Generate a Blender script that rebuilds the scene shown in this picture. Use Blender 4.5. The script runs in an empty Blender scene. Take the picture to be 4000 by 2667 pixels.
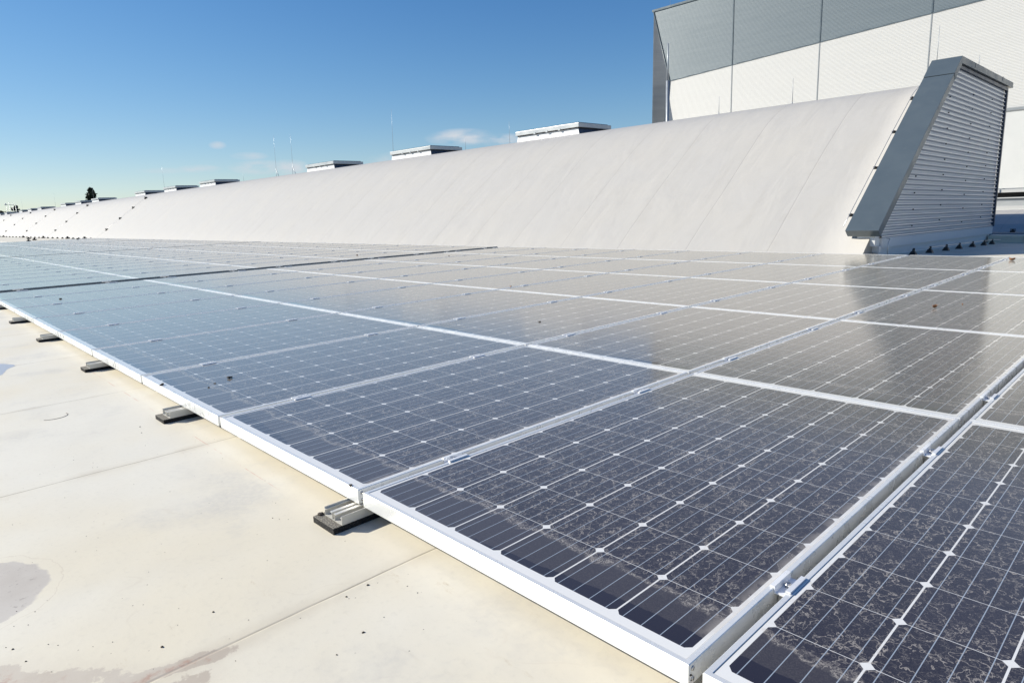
import bpy, bmesh, math, random
from mathutils import Vector, Matrix
random.seed(7)
S = bpy.context.scene
# ------------------------------------------------------------------ camera
cam_d = bpy.data.cameras.new('camera'); cam = bpy.data.objects.new('camera', cam_d)
S.collection.objects.link(cam); S.camera = cam
cam_d.sensor_width = 36.0; cam_d.lens = 23.195
cam_d.clip_start = 0.05; cam_d.clip_end = 6000
RM = ((0.6915, 0.7214, -0.0371), (0.1167, -0.1622, -0.9798), (-0.7129, 0.6732, -0.1963))
cam.matrix_world = Matrix(((RM[0][0], -RM[1][0], -RM[2][0], 1.5066),
                           (RM[0][1], -RM[1][1], -RM[2][1], -0.8336),
                           (RM[0][2], -RM[1][2], -RM[2][2], 0.7311),
                           (0, 0, 0, 1)))
# ------------------------------------------------------------------ light
EL = math.radians(31.5); SD = Vector((-0.785, -0.620, 0)).normalized()      # horizontal direction towards the sun
W = bpy.data.worlds.new("World"); S.world = W; W.use_nodes = True
nt = W.node_tree; nt.nodes.clear()
def wn(t, **k):
    n = nt.nodes.new(t)
    for a, b in k.items(): setattr(n, a, b)
    return n
wo = wn('ShaderNodeOutputWorld'); bg = wn('ShaderNodeBackground')
sky = wn('ShaderNodeTexSky', sky_type='NISHITA', sun_disc=False)
sky.sun_elevation = EL; sky.sun_rotation = math.atan2(SD.x, SD.y)
sky.altitude = 0; sky.air_density = 1.0; sky.dust_density = 0.05; sky.ozone_density = 5.0
hsv = wn('ShaderNodeHueSaturation'); hsv.inputs['Hue'].default_value = .506; hsv.inputs['Saturation'].default_value = 1.16
hsv.inputs['Value'].default_value = .94
# soft shoulder on the sky's own radiance, as a camera records it
def vmx(op, a, b):
    n = nt.nodes.new('ShaderNodeVectorMath'); n.operation = op
    for i, v in enumerate((a, b)):
        if hasattr(v, 'is_linked'): nt.links.new(v, n.inputs[i])
        else: n.inputs[i].default_value = v
    return n.outputs[0]
den = vmx('ADD', vmx('MULTIPLY', sky.outputs[0], (.1, .1, .1)), (1, 1, 1))
gm = nt.nodes.new('ShaderNodeGamma'); gm.inputs['Gamma'].default_value = 1.28
nt.links.new(vmx('DIVIDE', sky.outputs[0], den), gm.inputs['Color'])
nt.links.new(gm.outputs[0], hsv.inputs['Color'])
# small fair-weather clouds low over the ridge, placed by direction
tc = wn('ShaderNodeTexCoord')
cur = hsv.outputs[0]
def vm(op, a, b=None):
    n = wn('ShaderNodeVectorMath', operation=op)
    for i, v in enumerate((a, b)):
        if v is None: continue
        if hasattr(v, 'is_linked'): nt.links.new(v, n.inputs[i])
        else: n.inputs[i].default_value = v
    return n
def mm(op, a, b=None, c=None, tree=None, clamp=False):
    T = tree or nt
    n = T.nodes.new('ShaderNodeMath'); n.operation = op; n.use_clamp = clamp
    for i, v in enumerate((a, b, c)):
        if v is None: continue
        if hasattr(v, 'is_linked'): T.links.new(v, n.inputs[i])
        else: n.inputs[i].default_value = v
    return n.outputs[0]
cn = wn('ShaderNodeTexNoise'); cn.inputs['Scale'].default_value = 26; cn.inputs['Detail'].default_value = 5
cmp_ = vm('MULTIPLY', tc.outputs['Generated'], (1, 1, 3.0)); nt.links.new(cmp_.outputs[0], cn.inputs['Vector'])
dens = None
for (d, wx, wz, amp) in (((-.765, .636, .104), .036, .009, .75), ((-.724, .683, .098), .024, .007, .55), ((-.918, .388, .084), .018, .004, .35),
                         ((-.914, .401, .069), .030, .007, .55), ((-.898, .434, .068), .02, .008, .45), ((-.931, .352, .098), .008, .004, .3),
                         ((-.942, .329, .068), .02, .004, .35), ((-.80, .595, .075), .06, .01, .35), ((-.955, .29, .066), .03, .003, .15)):
    dv = Vector(d).normalized(); side = dv.cross(Vector((0, 0, 1))).normalized()
    off = vm('SUBTRACT', tc.outputs['Generated'], tuple(dv))
    a = vm('DOT_PRODUCT', off.outputs[0], tuple(side)).outputs['Value']
    sp = wn('ShaderNodeSeparateXYZ'); nt.links.new(off.outputs[0], sp.inputs[0])
    r2 = mm('ADD', mm('POWER', mm('ABSOLUTE', mm('DIVIDE', a, wx)), 2), mm('POWER', mm('ABSOLUTE', mm('DIVIDE', sp.outputs[2], wz)), 2))
    v = mm('MULTIPLY', mm('SUBTRACT', 1.0, mm('MULTIPLY', r2, .45), clamp=True), min(1.0, amp*2.0))
    dens = v if dens is None else mm('MAXIMUM', dens, v)
fac = mm('MULTIPLY', dens, mm('MULTIPLY', mm('SUBTRACT', cn.outputs['Fac'], .30), 3.2, clamp=True), clamp=True)
mx = wn('ShaderNodeMix', data_type='RGBA'); nt.links.new(fac, mx.inputs[0]); nt.links.new(cur, mx.inputs[6]); mx.inputs[7].default_value = (5.0, 5.3, 5.7, 1)
nt.links.new(mx.outputs[2], bg.inputs[0]); bg.inputs[1].default_value = 0.10
nt.links.new(bg.outputs[0], wo.inputs[0])
sl = bpy.data.lights.new('sun', 'SUN'); sl.energy = 5.0; sl.angle = math.radians(.53); sl.color = (1.0, .942, .815)
so = bpy.data.objects.new('sun', sl); S.collection.objects.link(so)
to_sun = Vector((SD.x*math.cos(EL), SD.y*math.cos(EL), math.sin(EL)))
so.rotation_euler = to_sun.to_track_quat('Z', 'Y').to_euler()
so.location = to_sun*60
S.view_settings.view_transform = 'Standard'; S.view_settings.look = 'None'; S.view_settings.gamma = 1
S.view_settings.use_curve_mapping = False
S.view_settings.exposure = 0.40
S.render.film_transparent = False
S.cycles.max_bounces = 6

# ------------------------------------------------------------------ helpers
def link(o, parent=None):
    S.collection.objects.link(o)
    if parent is not None: o.parent = parent
    return o
def tag(o, label=None, cat=None, group=None, kind=None):
    if label: o['label'] = label
    if cat: o['category'] = cat
    if group: o['group'] = group
    if kind: o['kind'] = kind
    return o
def empty(name, loc, label, cat, group=None, rot=0):
    o = bpy.data.objects.new(name, None); o.location = loc; o.rotation_euler = (0, 0, rot); o.empty_display_size = .1
    link(o); return tag(o, label, cat, group)
class MB:
    def __init__(s): s.v = []; s.f = []; s.smooth = []
    def add(s, vs, fs, smooth=False):
        b = len(s.v); s.v += [tuple(v) for v in vs]
        for f in fs: s.f.append(tuple(b+i for i in f)); s.smooth.append(smooth)
    def box(s, x0, x1, y0, y1, z0, z1):
        s.add([(x0,y0,z0),(x1,y0,z0),(x1,y1,z0),(x0,y1,z0),(x0,y0,z1),(x1,y0,z1),(x1,y1,z1),(x0,y1,z1)],
              [(0,3,2,1),(4,5,6,7),(0,1,5,4),(1,2,6,5),(2,3,7,6),(3,0,4,7)])
    def prism_x(s, poly, x0, x1):            # poly in (y, z), extruded along x
        n = len(poly)
        s.add([(x0, y, z) for y, z in poly]+[(x1, y, z) for y, z in poly],
              [tuple(range(n-1, -1, -1)), tuple(range(n, 2*n))]+[(i, (i+1) % n, n+(i+1) % n, n+i) for i in range(n)])
    def prism_y(s, poly, y0, y1):            # poly in (x, z)
        n = len(poly)
        s.add([(x, y0, z) for x, z in poly]+[(x, y1, z) for x, z in poly],
              [tuple(range(n)), tuple(range(2*n-1, n-1, -1))]+[(i, n+i, n+(i+1) % n, (i+1) % n) for i in range(n)])
    def tube(s, pts, r, n=8, cap=True):
        pts = [Vector(p) for p in pts]; rs = r if isinstance(r, (list, tuple)) else [r]*len(pts)
        rings = []
        for i, p in enumerate(pts):
            a = pts[max(i-1, 0)]; b = pts[min(i+1, len(pts)-1)]; d = (b-a).normalized()
            up = Vector((0, 0, 1)) if abs(d.z) < .9 else Vector((1, 0, 0))
            u = d.cross(up).normalized(); w = u.cross(d)
            rings.append([p+(u*math.cos(2*math.pi*k/n)+w*math.sin(2*math.pi*k/n))*rs[i] for k in range(n)])
        vs = [q for R_ in rings for q in R_]; fs = []
        for i in range(len(pts)-1):
            for k in range(n): fs.append((i*n+k, i*n+(k+1) % n, (i+1)*n+(k+1) % n, (i+1)*n+k))
        if cap: fs += [tuple(range(n-1, -1, -1)), tuple(range((len(pts)-1)*n, len(pts)*n))]
        s.add(vs, fs, True)
    def mesh(s, name, mat, bevel=0):
        m = bpy.data.meshes.new(name); m.from_pydata(s.v, [], s.f); m.materials.append(mat)
        for p, sm in zip(m.polygons, s.smooth): p.use_smooth = sm
        bm = bmesh.new(); bm.from_mesh(m); bmesh.ops.recalc_face_normals(bm, faces=bm.faces)
        if bevel:
            bmesh.ops.bevel(bm, geom=list(bm.edges), offset=bevel, segments=2, affect='EDGES', profile=.6)
        bm.to_mesh(m); bm.free(); return m
    def build(s, name, mat, parent=None, bevel=0):
        return link(bpy.data.objects.new(name, s.mesh(name, mat, bevel)), parent)
def raw(name, vs, fs, mat, parent=None, smooth=False):
    m = bpy.data.meshes.new(name); m.from_pydata(vs, [], fs); m.materials.append(mat)
    if smooth:
        for p in m.polygons: p.use_smooth = True
    return link(bpy.data.objects.new(name, m), parent)

# ------------------------------------------------------------------ material helpers
class N:
    def __init__(s, name):
        s.m = bpy.data.materials.new(name); s.m.use_nodes = True; s.t = s.m.node_tree
        s.b = s.t.nodes['Principled BSDF']
    def n(s, t, **k):
        x = s.t.nodes.new(t)
        for a, b in k.items(): setattr(x, a, b)
        return x
    def L(s, a, b): s.t.links.new(a, b)
    def M(s, op, a, b=None, c=None, clamp=False): return mm(op, a, b, c, tree=s.t, clamp=clamp)
    def coords(s, kind='Object'): return s.n('ShaderNodeTexCoord').outputs[kind]
    def world(s): return s.n('ShaderNodeNewGeometry').outputs['Position']
    def noise(s, vec, scale, detail=3, rough=.5, dist=0, col=False):
        x = s.n('ShaderNodeTexNoise'); x.inputs['Scale'].default_value = scale; x.inputs['Detail'].default_value = detail
        x.inputs['Roughness'].default_value = rough; x.inputs['Distortion'].default_value = dist
        s.L(vec, x.inputs['Vector']); return x.outputs['Color' if col else 'Fac']
    def vscale(s, vec, v):
        x = s.n('ShaderNodeVectorMath', operation='MULTIPLY'); s.L(vec, x.inputs[0]); x.inputs[1].default_value = v; return x.outputs[0]
    def vadd(s, a, b):
        x = s.n('ShaderNodeVectorMath', operation='ADD'); s.L(a, x.inputs[0])
        if hasattr(b, 'is_linked'): s.L(b, x.inputs[1])
        else: x.inputs[1].default_value = b
        return x.outputs[0]
    def step(s, x, a, b, lo=0., hi=1.):
        r = s.n('ShaderNodeMapRange', interpolation_type='SMOOTHSTEP')
        s.L(x, r.inputs[0]); 
        for i, v in enumerate((a, b, lo, hi)):
            if hasattr(v, 'is_linked'): s.L(v, r.inputs[i+1])
            else: r.inputs[i+1].default_value = v
        return r.outputs[0]
    def mix(s, f, a, b):
        x = s.n('ShaderNodeMix', data_type='RGBA')
        if hasattr(f, 'is_linked'): s.L(f, x.inputs[0])
        else: x.inputs[0].default_value = f
        for i, v in ((6, a), (7, b)):
            if hasattr(v, 'is_linked'): s.L(v, x.inputs[i])
            else: x.inputs[i].default_value = (*v, 1)
        return x.outputs[2]
    def bump(s, h, strength=.3, dist=.01):
        x = s.n('ShaderNodeBump'); x.inputs['Strength'].default_value = strength; x.inputs['Distance'].default_value = dist
        s.L(h, x.inputs['Height']); s.L(x.outputs[0], s.b.inputs['Normal'])
    def col(s, c):
        if hasattr(c, 'is_linked'): s.L(c, s.b.inputs['Base Color'])
        else: s.b.inputs['Base Color'].default_value = (*c, 1)
        return s
    def set(s, rough=None, metal=None, spec=None):
        for k, v in (('Roughness', rough), ('Metallic', metal), ('Specular IOR Level', spec)):
            if v is None: continue
            if hasattr(v, 'is_linked'): s.L(v, s.b.inputs[k])
            else: s.b.inputs[k].default_value = v
        return s
    def sep(s, v):
        x = s.n('ShaderNodeSeparateXYZ'); s.L(v, x.inputs[0]); return x.outputs

# ---- glass laminate with cells (panel-local metres)
PL, PWD = 1.652, 0.993
def make_glass():
    g = N('panel_glass'); P = g.coords(); x, y, z = g.sep(P)
    px, py = .1592, .1582
    cx = g.M('DIVIDE', g.M('SUBTRACT', x, (PWD-6*px)/2), px); cy = g.M('DIVIDE', g.M('SUBTRACT', y, (PL-10*py)/2), py)
    fx = g.M('FRACT', cx); fy = g.M('FRACT', cy)
    dx = g.M('MULTIPLY', g.M('ABSOLUTE', g.M('SUBTRACT', fx, .5)), px); dy = g.M('MULTIPLY', g.M('ABSOLUTE', g.M('SUBTRACT', fy, .5)), py)
    cell = g.M('MULTIPLY', g.M('LESS_THAN', dx, .0778), g.M('LESS_THAN', dy, .07845))
    cell = g.M('MULTIPLY', cell, g.M('LESS_THAN', g.M('ADD', dx, dy), .1462))
    for v, lo, hi in ((cx, 0, 6), (cy, 0, 10)):
        cell = g.M('MULTIPLY', cell, g.M('MULTIPLY', g.M('GREATER_THAN', v, lo), g.M('LESS_THAN', v, hi)))
    bus = g.M('LESS_THAN', g.M('ABSOLUTE', g.M('SUBTRACT', g.M('FRACT', g.M('MULTIPLY', fx, 4)), .5)), .0008/(px/4))
    rnd = g.n('ShaderNodeObjectInfo').outputs['Random']
    cmb = g.n('ShaderNodeCombineXYZ'); g.L(g.M('MULTIPLY', rnd, 37.3), cmb.inputs[0]); g.L(g.M('MULTIPLY', rnd, 91.7), cmb.inputs[1]); g.L(g.M('MULTIPLY', rnd, 13.1), cmb.inputs[2])
    Q = g.vadd(P, cmb.outputs[0])
    cidx = g.n('ShaderNodeCombineXYZ'); g.L(g.M('FLOOR', cx), cidx.inputs[0]); g.L(g.M('FLOOR', cy), cidx.inputs[1]); g.L(rnd, cidx.inputs[2])
    wn_ = g.n('ShaderNodeTexWhiteNoise', noise_dimensions='3D'); g.L(cidx.outputs[0], wn_.inputs[0])
    cellc = g.mix(wn_.outputs['Value'], (.0080, .0070, .0170), (.0115, .0100, .0220))
    c = g.mix(bus, cellc, (.30, .36, .44))
    c = g.mix(cell, (.76, .76, .75), c)
    jx = g.M('MINIMUM', g.M('SUBTRACT', x, .0115), g.M('SUBTRACT', PWD-.0115, x)); jy = g.M('MINIMUM', g.M('SUBTRACT', y, .0115), g.M('SUBTRACT', PL-.0115, y))
    c = g.mix(g.step(g.M('MINIMUM', jx, jy), .0008, .0016, .75, 0), c, (.16, .16, .16))
    # dried-water residue
    n1 = g.noise(g.vscale(Q, (1, .8, 1)), 26, 4, .56, .25); n2 = g.noise(Q, 58, 3, .55, .2); lo = g.noise(Q, 5.5, 3, .55)
    l1 = g.step(g.M('ABSOLUTE', g.M('SUBTRACT', n1, .5)), .0, .017, 1, 0)
    l2 = g.step(g.M('ABSOLUTE', g.M('SUBTRACT', n2, .47)), .0, .022, .45, 0)
    brk = g.step(g.noise(Q, 95, 2, .6), .34, .56, .6, 1)
    net = g.M('MULTIPLY', g.M('MULTIPLY', g.M('MAXIMUM', l1, l2), brk), g.step(lo, .3, .65, .6, 1.0))
    grain = g.noise(Q, 420, 1, .5)
    yb = g.M('ADD', y, g.M('ADD', g.M('MULTIPLY', g.M('SUBTRACT', g.noise(Q, 9, 3, .6), .5), .10), g.M('MULTIPLY', g.M('SUBTRACT', n1, .5), .05)))
    netm = g.step(yb, .150, .172)
    crest = g.M('MULTIPLY', g.step(g.M('ABSOLUTE', g.M('SUBTRACT', yb, .160)), .002, .016, 1, 0), g.M('MAXIMUM', g.step(g.M('ABSOLUTE', g.M('SUBTRACT', g.noise(Q, 75, 4, .65, 1.0), .5)), .0, .06, 1, 0), .12))
    flip = g.M('GREATER_THAN', rnd, .45)
    xs = g.M('ADD', g.M('MULTIPLY', flip, x), g.M('MULTIPLY', g.M('SUBTRACT', 1, flip), g.M('SUBTRACT', PWD, x)))
    yclean = g.M('ADD', .026, g.M('ADD', g.M('MULTIPLY', g.step(xs, .2, .9), .055), g.M('MULTIPLY', g.M('SUBTRACT', g.noise(Q, 22, 3, .6), .5), .02)))
    film = g.step(g.M('SUBTRACT', y, yclean), -.001, .0015)
    filmv = g.M('MULTIPLY', film, g.M('ADD', g.step(grain, .35, .75, .004, .050), g.M('MULTIPLY', g.M('SUBTRACT', 1, netm), .035)))
    dust = g.M('MAXIMUM', g.M('MULTIPLY', g.M('MULTIPLY', net, netm), .55), g.M('MULTIPLY', crest, .55))
    # residue gathers along the long right-hand frame too
    edge = g.M('MULTIPLY', g.step(g.M('SUBTRACT', PWD, x), .012, .05, 1, 0), g.step(n1, .4, .6, .1, .4))
    dust = g.M('MAXIMUM', dust, g.M('MULTIPLY', edge, film))
    dust = g.M('ADD', dust, filmv, clamp=True)
    c = g.mix(dust, c, (.56, .51, .455))
    g.col(c); g.set(rough=g.M('ADD', g.step(film, 0, 1, .05, .15), g.M('MULTIPLY', dust, .3)), spec=.5); g.b.inputs['IOR'].default_value = 1.5
    g.b.inputs['Specular Tint'].default_value = (1, .93, .84, 1); g.b.inputs['Coat Weight'].default_value = .50; g.L(g.step(film, 0, 1, .04, .13), g.b.inputs['Coat Roughness']); g.b.inputs['Sheen Weight'].default_value = .32; g.b.inputs['Sheen Roughness'].default_value = .4; g.b.inputs['Sheen Tint'].default_value = (1, .86, .66, 1)
    g.bump(g.noise(Q, 2.0, 2), .02, .003)
    return g.m
M = {}
M['glass'] = make_glass()
def weathered(name, c0, c1, rough, metal=0, sc=9, dirt=(.30, .25, .18), dirtamt=.5, thr=(.62, .8), detail=6):
    g = N(name); P = g.world(); n = g.noise(P, sc, detail, .62); k = g.mix(n, c0, c1)
    d = g.step(g.noise(g.vadd(P, (3, 1, 7)), sc*2.3, 8, .7), thr[0], thr[1], 0, dirtamt)
    k = g.mix(d, k, dirt); g.col(k); g.set(rough=g.step(n, .3, .7, rough-.08, rough+.08), metal=metal)
    g.bump(g.noise(P, 120, 3), .05, .002); return g.m
M['frame'] = weathered('anodised_frame', (.74, .75, .75), (.83, .835, .83), .30, 0.30, 14, dirtamt=.22, thr=(.66, .86))
M['alu'] = weathered('aluminium', (.56, .545, .50), (.68, .665, .62), .42, .25, 12, dirtamt=.5)
M['clamp'] = weathered('clamp_metal', (.74, .75, .77), (.84, .85, .87), .3, .15, 30, dirtamt=.1)
M['steel'] = weathered('screw_steel', (.35, .35, .36), (.55, .55, .56), .3, .9, 60, dirtamt=.2)
M['slate'] = weathered('slate_grey_sheet', (.080, .105, .125), (.100, .128, .150), .36, .15, 3.0, dirt=(.16, .18, .19), dirtamt=.25, thr=(.55, .8))
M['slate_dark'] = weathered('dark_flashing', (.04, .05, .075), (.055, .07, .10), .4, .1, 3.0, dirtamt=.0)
M['black'] = weathered('black_plastic', (.015, .015, .016), (.03, .03, .03), .6, 0, 30, dirtamt=.3)
M['plinth'] = weathered('white_flashing', (.60, .61, .62), (.68, .69, .70), .45, 0, 4, dirtamt=.15)
M['white_sheet'] = weathered('white_coated_sheet', (.50, .51, .51), (.55, .555, .555), .45, 0, 1.5, dirt=(.45, .43, .40), dirtamt=.2)
M['grey_sheet'] = weathered('grey_coated_sheet', (.22, .24, .26), (.27, .29, .31), .45, .1, 1.0, dirtamt=.1)
M['lid'] = weathered('skylight_lid_metal', (.40, .42, .43), (.50, .52, .53), .4, .3, 2.0, dirtamt=.1)
M['upstand'] = weathered('skylight_upstand', (.62, .64, .66), (.70, .71, .72), .5, 0, 2.0, dirtamt=.1)
M['rod'] = weathered('galvanised_rod', (.30, .33, .37), (.42, .45, .48), .4, .4, 5.0, dirtamt=.0)
M['leaf'] = weathered('dry_leaf_brown', (.22, .08, .03), (.42, .20, .08), .7, 0, 60, dirtamt=.2)
M['clump'] = weathered('dirt_clump', (.03, .024, .02), (.09, .07, .055), .9, 0, 90, dirt=(.3, .26, .2), dirtamt=.6)
M['conifer'] = weathered('dark_foliage', (.012, .022, .014), (.03, .045, .022), .8, 0, 3.0, dirtamt=0)
M['bark'] = weathered('bark', (.05, .04, .03), (.08, .06, .045), .9, 0, 3.0, dirtamt=0)

# corrugated metal (shape is real; this is its coat)
def make_metal_sheet(name, c0, c1, metal, rough):
    g = N(name); P = g.world(); n = g.noise(g.vscale(P, (.25, .25, 3.0)), 1.3, 4, .6)
    g.col(g.mix(n, c0, c1)); g.set(rough=rough, metal=metal); return g.m
M['corr'] = make_metal_sheet('bare_corrugated_metal', (.50, .52, .56), (.58, .60, .64), .6, .30)
M['corr_white'] = make_metal_sheet('white_corrugated_cladding', (.49, .492, .49), (.535, .535, .53), .0, .45)
M['corr_grey'] = make_metal_sheet('grey_corrugated_cladding', (.112, .145, .172), (.165, .198, .222), .15, .42)
M['corr_dim'] = make_metal_sheet('steel_corrugated_return', (.26, .275, .285), (.40, .41, .42), .2, .42)

# ---- roof membrane
def membrane(name, base, dark, yellow, seams=None, wave=0):
    g = N(name); P = g.world(); x, y, z = g.sep(P)
    big = g.noise(P, .9, 4, .55); mid = g.noise(g.vadd(P, (9, 4, 2)), 4.0, 6, .6); fine = g.noise(P, 60, 4, .65)
    c = g.mix(g.step(big, .38, .66), base, yellow)
    c = g.mix(g.step(mid, .45, .75, 0, .35), c, dark)
    c = g.mix(g.step(fine, .50, .75, 0, .10), c, (.30, .28, .25))
    return g, P, x, y, z, c, fine, mid
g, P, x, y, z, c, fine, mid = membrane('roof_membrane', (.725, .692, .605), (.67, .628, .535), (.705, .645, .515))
# welded seams running towards the ridge
xw = g.M('ADD', x, g.M('MULTIPLY', g.M('SUBTRACT', g.noise(g.vscale(P, (.4, 1, 1)), 2.2, 3, .6), .5), .018))
seam = None
for sx in (.272, -.985, -2.142, -3.395, -4.835, -6.2, -7.6, -9.0, -10.4, -11.8):
    d = g.M('ABSOLUTE', g.M('SUBTRACT', xw, sx)); seam = d if seam is None else g.M('MINIMUM', seam, d)
vis = g.step(g.noise(P, 3.2, 3, .6), .30, .52, .25, .95)
ln = g.M('MULTIPLY', g.step(seam, .0008, .0030, 1, 0), vis)
halo = g.M('MULTIPLY', g.step(seam, .0, .05, 1, 0), g.step(mid, .4, .65, 0, .30))
c = g.mix(halo, c, (.44, .37, .27)); c = g.mix(g.M('MULTIPLY', ln, .78), c, (.20, .17, .12))
# dried tide marks
tm = g.noise(g.vadd(P, (1.7, 3.3, 0)), 1.6, 3, .5, .4)
tide = g.M('MULTIPLY', g.step(g.M('ABSOLUTE', g.M('SUBTRACT', tm, .56)), 0, .004, 1, 0), g.step(mid, .5, .66, 0, .16))
c = g.mix(tide, c, (.50, .42, .33))
# brown smears and specks
sm = g.noise(g.vscale(g.vadd(P, (5, 2, 0)), (1, 2.6, 1)), 7.0, 7, .72)
c = g.mix(g.step(sm, .635, .76, 0, .42), c, (.40, .29, .16))
c = g.mix(g.M('MULTIPLY', g.step(y, -.22, -.01), g.step(mid, .3, .62, .0, .22)), c, (.62, .55, .43))
c = g.mix(g.M('MULTIPLY', g.step(g.noise(g.vadd(P, (2, 7, 1)), 2.1, 5, .6), .50, .66, 0, .5), g.step(fine, .3, .6, .5, 1)), c, (.52, .50, .46))
vo = g.n('ShaderNodeTexVoronoi'); vo.inputs['Scale'].default_value = 55; g.L(P, vo.inputs['Vector'])
wv = g.n('ShaderNodeTexWhiteNoise'); g.L(vo.outputs['Position'], wv.inputs[0])
spk = g.M('MULTIPLY', g.M('LESS_THAN', vo.outputs['Distance'], .085), g.M('GREATER_THAN', wv.outputs['Value'], .93))
c = g.mix(g.M('MULTIPLY', spk, g.step(mid, .4, .6, .3, .8)), c, (.12, .09, .07))
# dried silt patch at the left and mud streak along the seam at the bottom (soft, irregular outlines)
def ell(cx_, cy_, rx_, ry_, rot=0.):
    co, si = math.cos(rot), math.sin(rot)
    u = g.M('ADD', g.M('MULTIPLY', g.M('SUBTRACT', x, cx_), co/rx_), g.M('MULTIPLY', g.M('SUBTRACT', y, cy_), si/rx_))
    v = g.M('ADD', g.M('MULTIPLY', g.M('SUBTRACT', x, cx_), -si/ry_), g.M('MULTIPLY', g.M('SUBTRACT', y, cy_), co/ry_))
    return g.M('POWER', g.M('ADD', g.M('MULTIPLY', u, u), g.M('MULTIPLY', v, v)), .5)
wob = g.M('ADD', g.M('MULTIPLY', g.M('SUBTRACT', g.noise(P, 7, 3, .55), .5), .36), g.M('MULTIPLY', g.M('SUBTRACT', g.noise(P, 45, 4, .65), .5), .10))
e1 = g.M('ADD', ell(-.335, -.822, .178, .168, 0), wob)
e2 = g.M('ADD', ell(-.42, -.790, .085, .040, -.2), g.M('MULTIPLY', wob, 1.6))
e3 = g.M('MINIMUM', ell(.10, -.800, .20, .060, .80), ell(.262, -.575, .110, .020, 1.35)); e3 = g.M('MINIMUM', e3, ell(.345, -.600, .055, .075, 0)); e3 = g.M('ADD', e3, g.M('ADD', g.M('MULTIPLY', g.M('SUBTRACT', g.noise(P, 15, 5, .62), .5), 2.2), g.M('MULTIPLY', g.M('SUBTRACT', g.noise(P, 70, 4, .7), .5), .7)))
silt = g.mix(g.step(mid, .40, .68), (.52, .485, .445), (.46, .42, .38))
c = g.mix(g.step(e1, .96, 1.01, .85, 0), c, silt)
c = g.mix(g.M('MULTIPLY', g.step(g.M('ABSOLUTE', g.M('SUBTRACT', e1, 1.14)), 0, .012, 1, 0), .25), c, (.42, .34, .26))
c = g.mix(g.M('MULTIPLY', g.step(e2, .3, 1.1, .75, 0), g.step(fine, .35, .6, .5, 1)), c, (.30, .205, .185))
mud = g.mix(g.step(mid, .38, .66), (.50, .445, .385), (.37, .305, .25))
c = g.mix(g.step(e3, .90, 1.08, .75, 0), c, mud)
c = g.mix(g.step(e3, 1.0, 1.9, .25, 0), c, (.58, .52, .43))
c = g.mix(g.M('MULTIPLY', g.step(e3, .2, .8, .55, 0), g.step(g.noise(P, 24, 6, .7), .46, .62)), c, (.38, .20, .145))
c = g.mix(g.M('MULTIPLY', g.M('MULTIPLY', g.M('MINIMUM', g.step(e1, .9, 1.0, 1, 0), 1.0), g.step(fine, .58, .72)), .4), c, (.14, .11, .10))
# faint red chalk line along the panel edge
yw = g.M('ADD', y, g.M('MULTIPLY', g.M('SUBTRACT', g.noise(P, 1.2, 2), .5), .006))
ck = g.M('MULTIPLY', g.step(g.M('ABSOLUTE', g.M('SUBTRACT', yw, -.062)), .0004, .0022, 1, 0), g.step(g.noise(P, 9, 4, .7), .42, .62, 0, .55))
c = g.mix(g.M('MULTIPLY', ck, g.M('MULTIPLY', g.step(x, -3.2, -2.6), g.step(x, -.6, -.2, 1, 0))), c, (.55, .20, .12))
g.col(c); g.set(rough=.62, spec=.35)
h = g.M('ADD', g.M('MULTIPLY', fine, .12), g.M('ADD', g.M('MULTIPLY', g.noise(P, 1.4, 3), 5.0), g.M('MULTIPLY', g.step(seam, .0, .006), .35)))
g.bump(h, .35, .006)
M['membrane'] = g.m
# ridge membrane
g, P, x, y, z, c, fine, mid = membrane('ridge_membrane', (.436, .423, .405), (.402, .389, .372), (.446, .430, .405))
xw = g.M('ADD', x, g.M('MULTIPLY', g.M('SUBTRACT', g.noise(P, .8, 3), .5), .05))
sp = g.M('MULTIPLY', g.M('ABSOLUTE', g.M('SUBTRACT', g.M('FRACT', g.M('DIVIDE', g.M('ADD', xw, 2.95+1.362*200), 1.362)), .5)), -1.362)
sd = g.M('ADD', sp, .681)
c = g.mix(g.step(sd, .0015, .010, .42, 0), c, (.24, .23, .22))
st = g.noise(g.vscale(P, (2.2, .28, .28)), 1.6, 6, .65)
c = g.mix(g.M('MULTIPLY', g.step(st, .53, .76, 0, .38), g.step(x, -9, -2.5, .45, 1)), c, (.38, .36, .33))
c = g.mix(g.M('MULTIPLY', g.step(sd, .0, .16, 1, 0), g.step(mid, .45, .7, 0, .22)), c, (.40, .38, .35))
g.col(c); g.set(rough=.55, spec=.35)
wr = g.noise(g.vadd(g.vscale(P, (1.6, .55, .55)), (2, 2, 2)), 1.3, 3, .5, .5)
h = g.M('ADD', g.M('MULTIPLY', wr, 4.0), g.M('ADD', g.M('MULTIPLY', g.step(sd, 0, .02), .3), g.M('MULTIPLY', fine, .08)))
g.bump(h, .5, .010)
M['ridge'] = g.m
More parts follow.
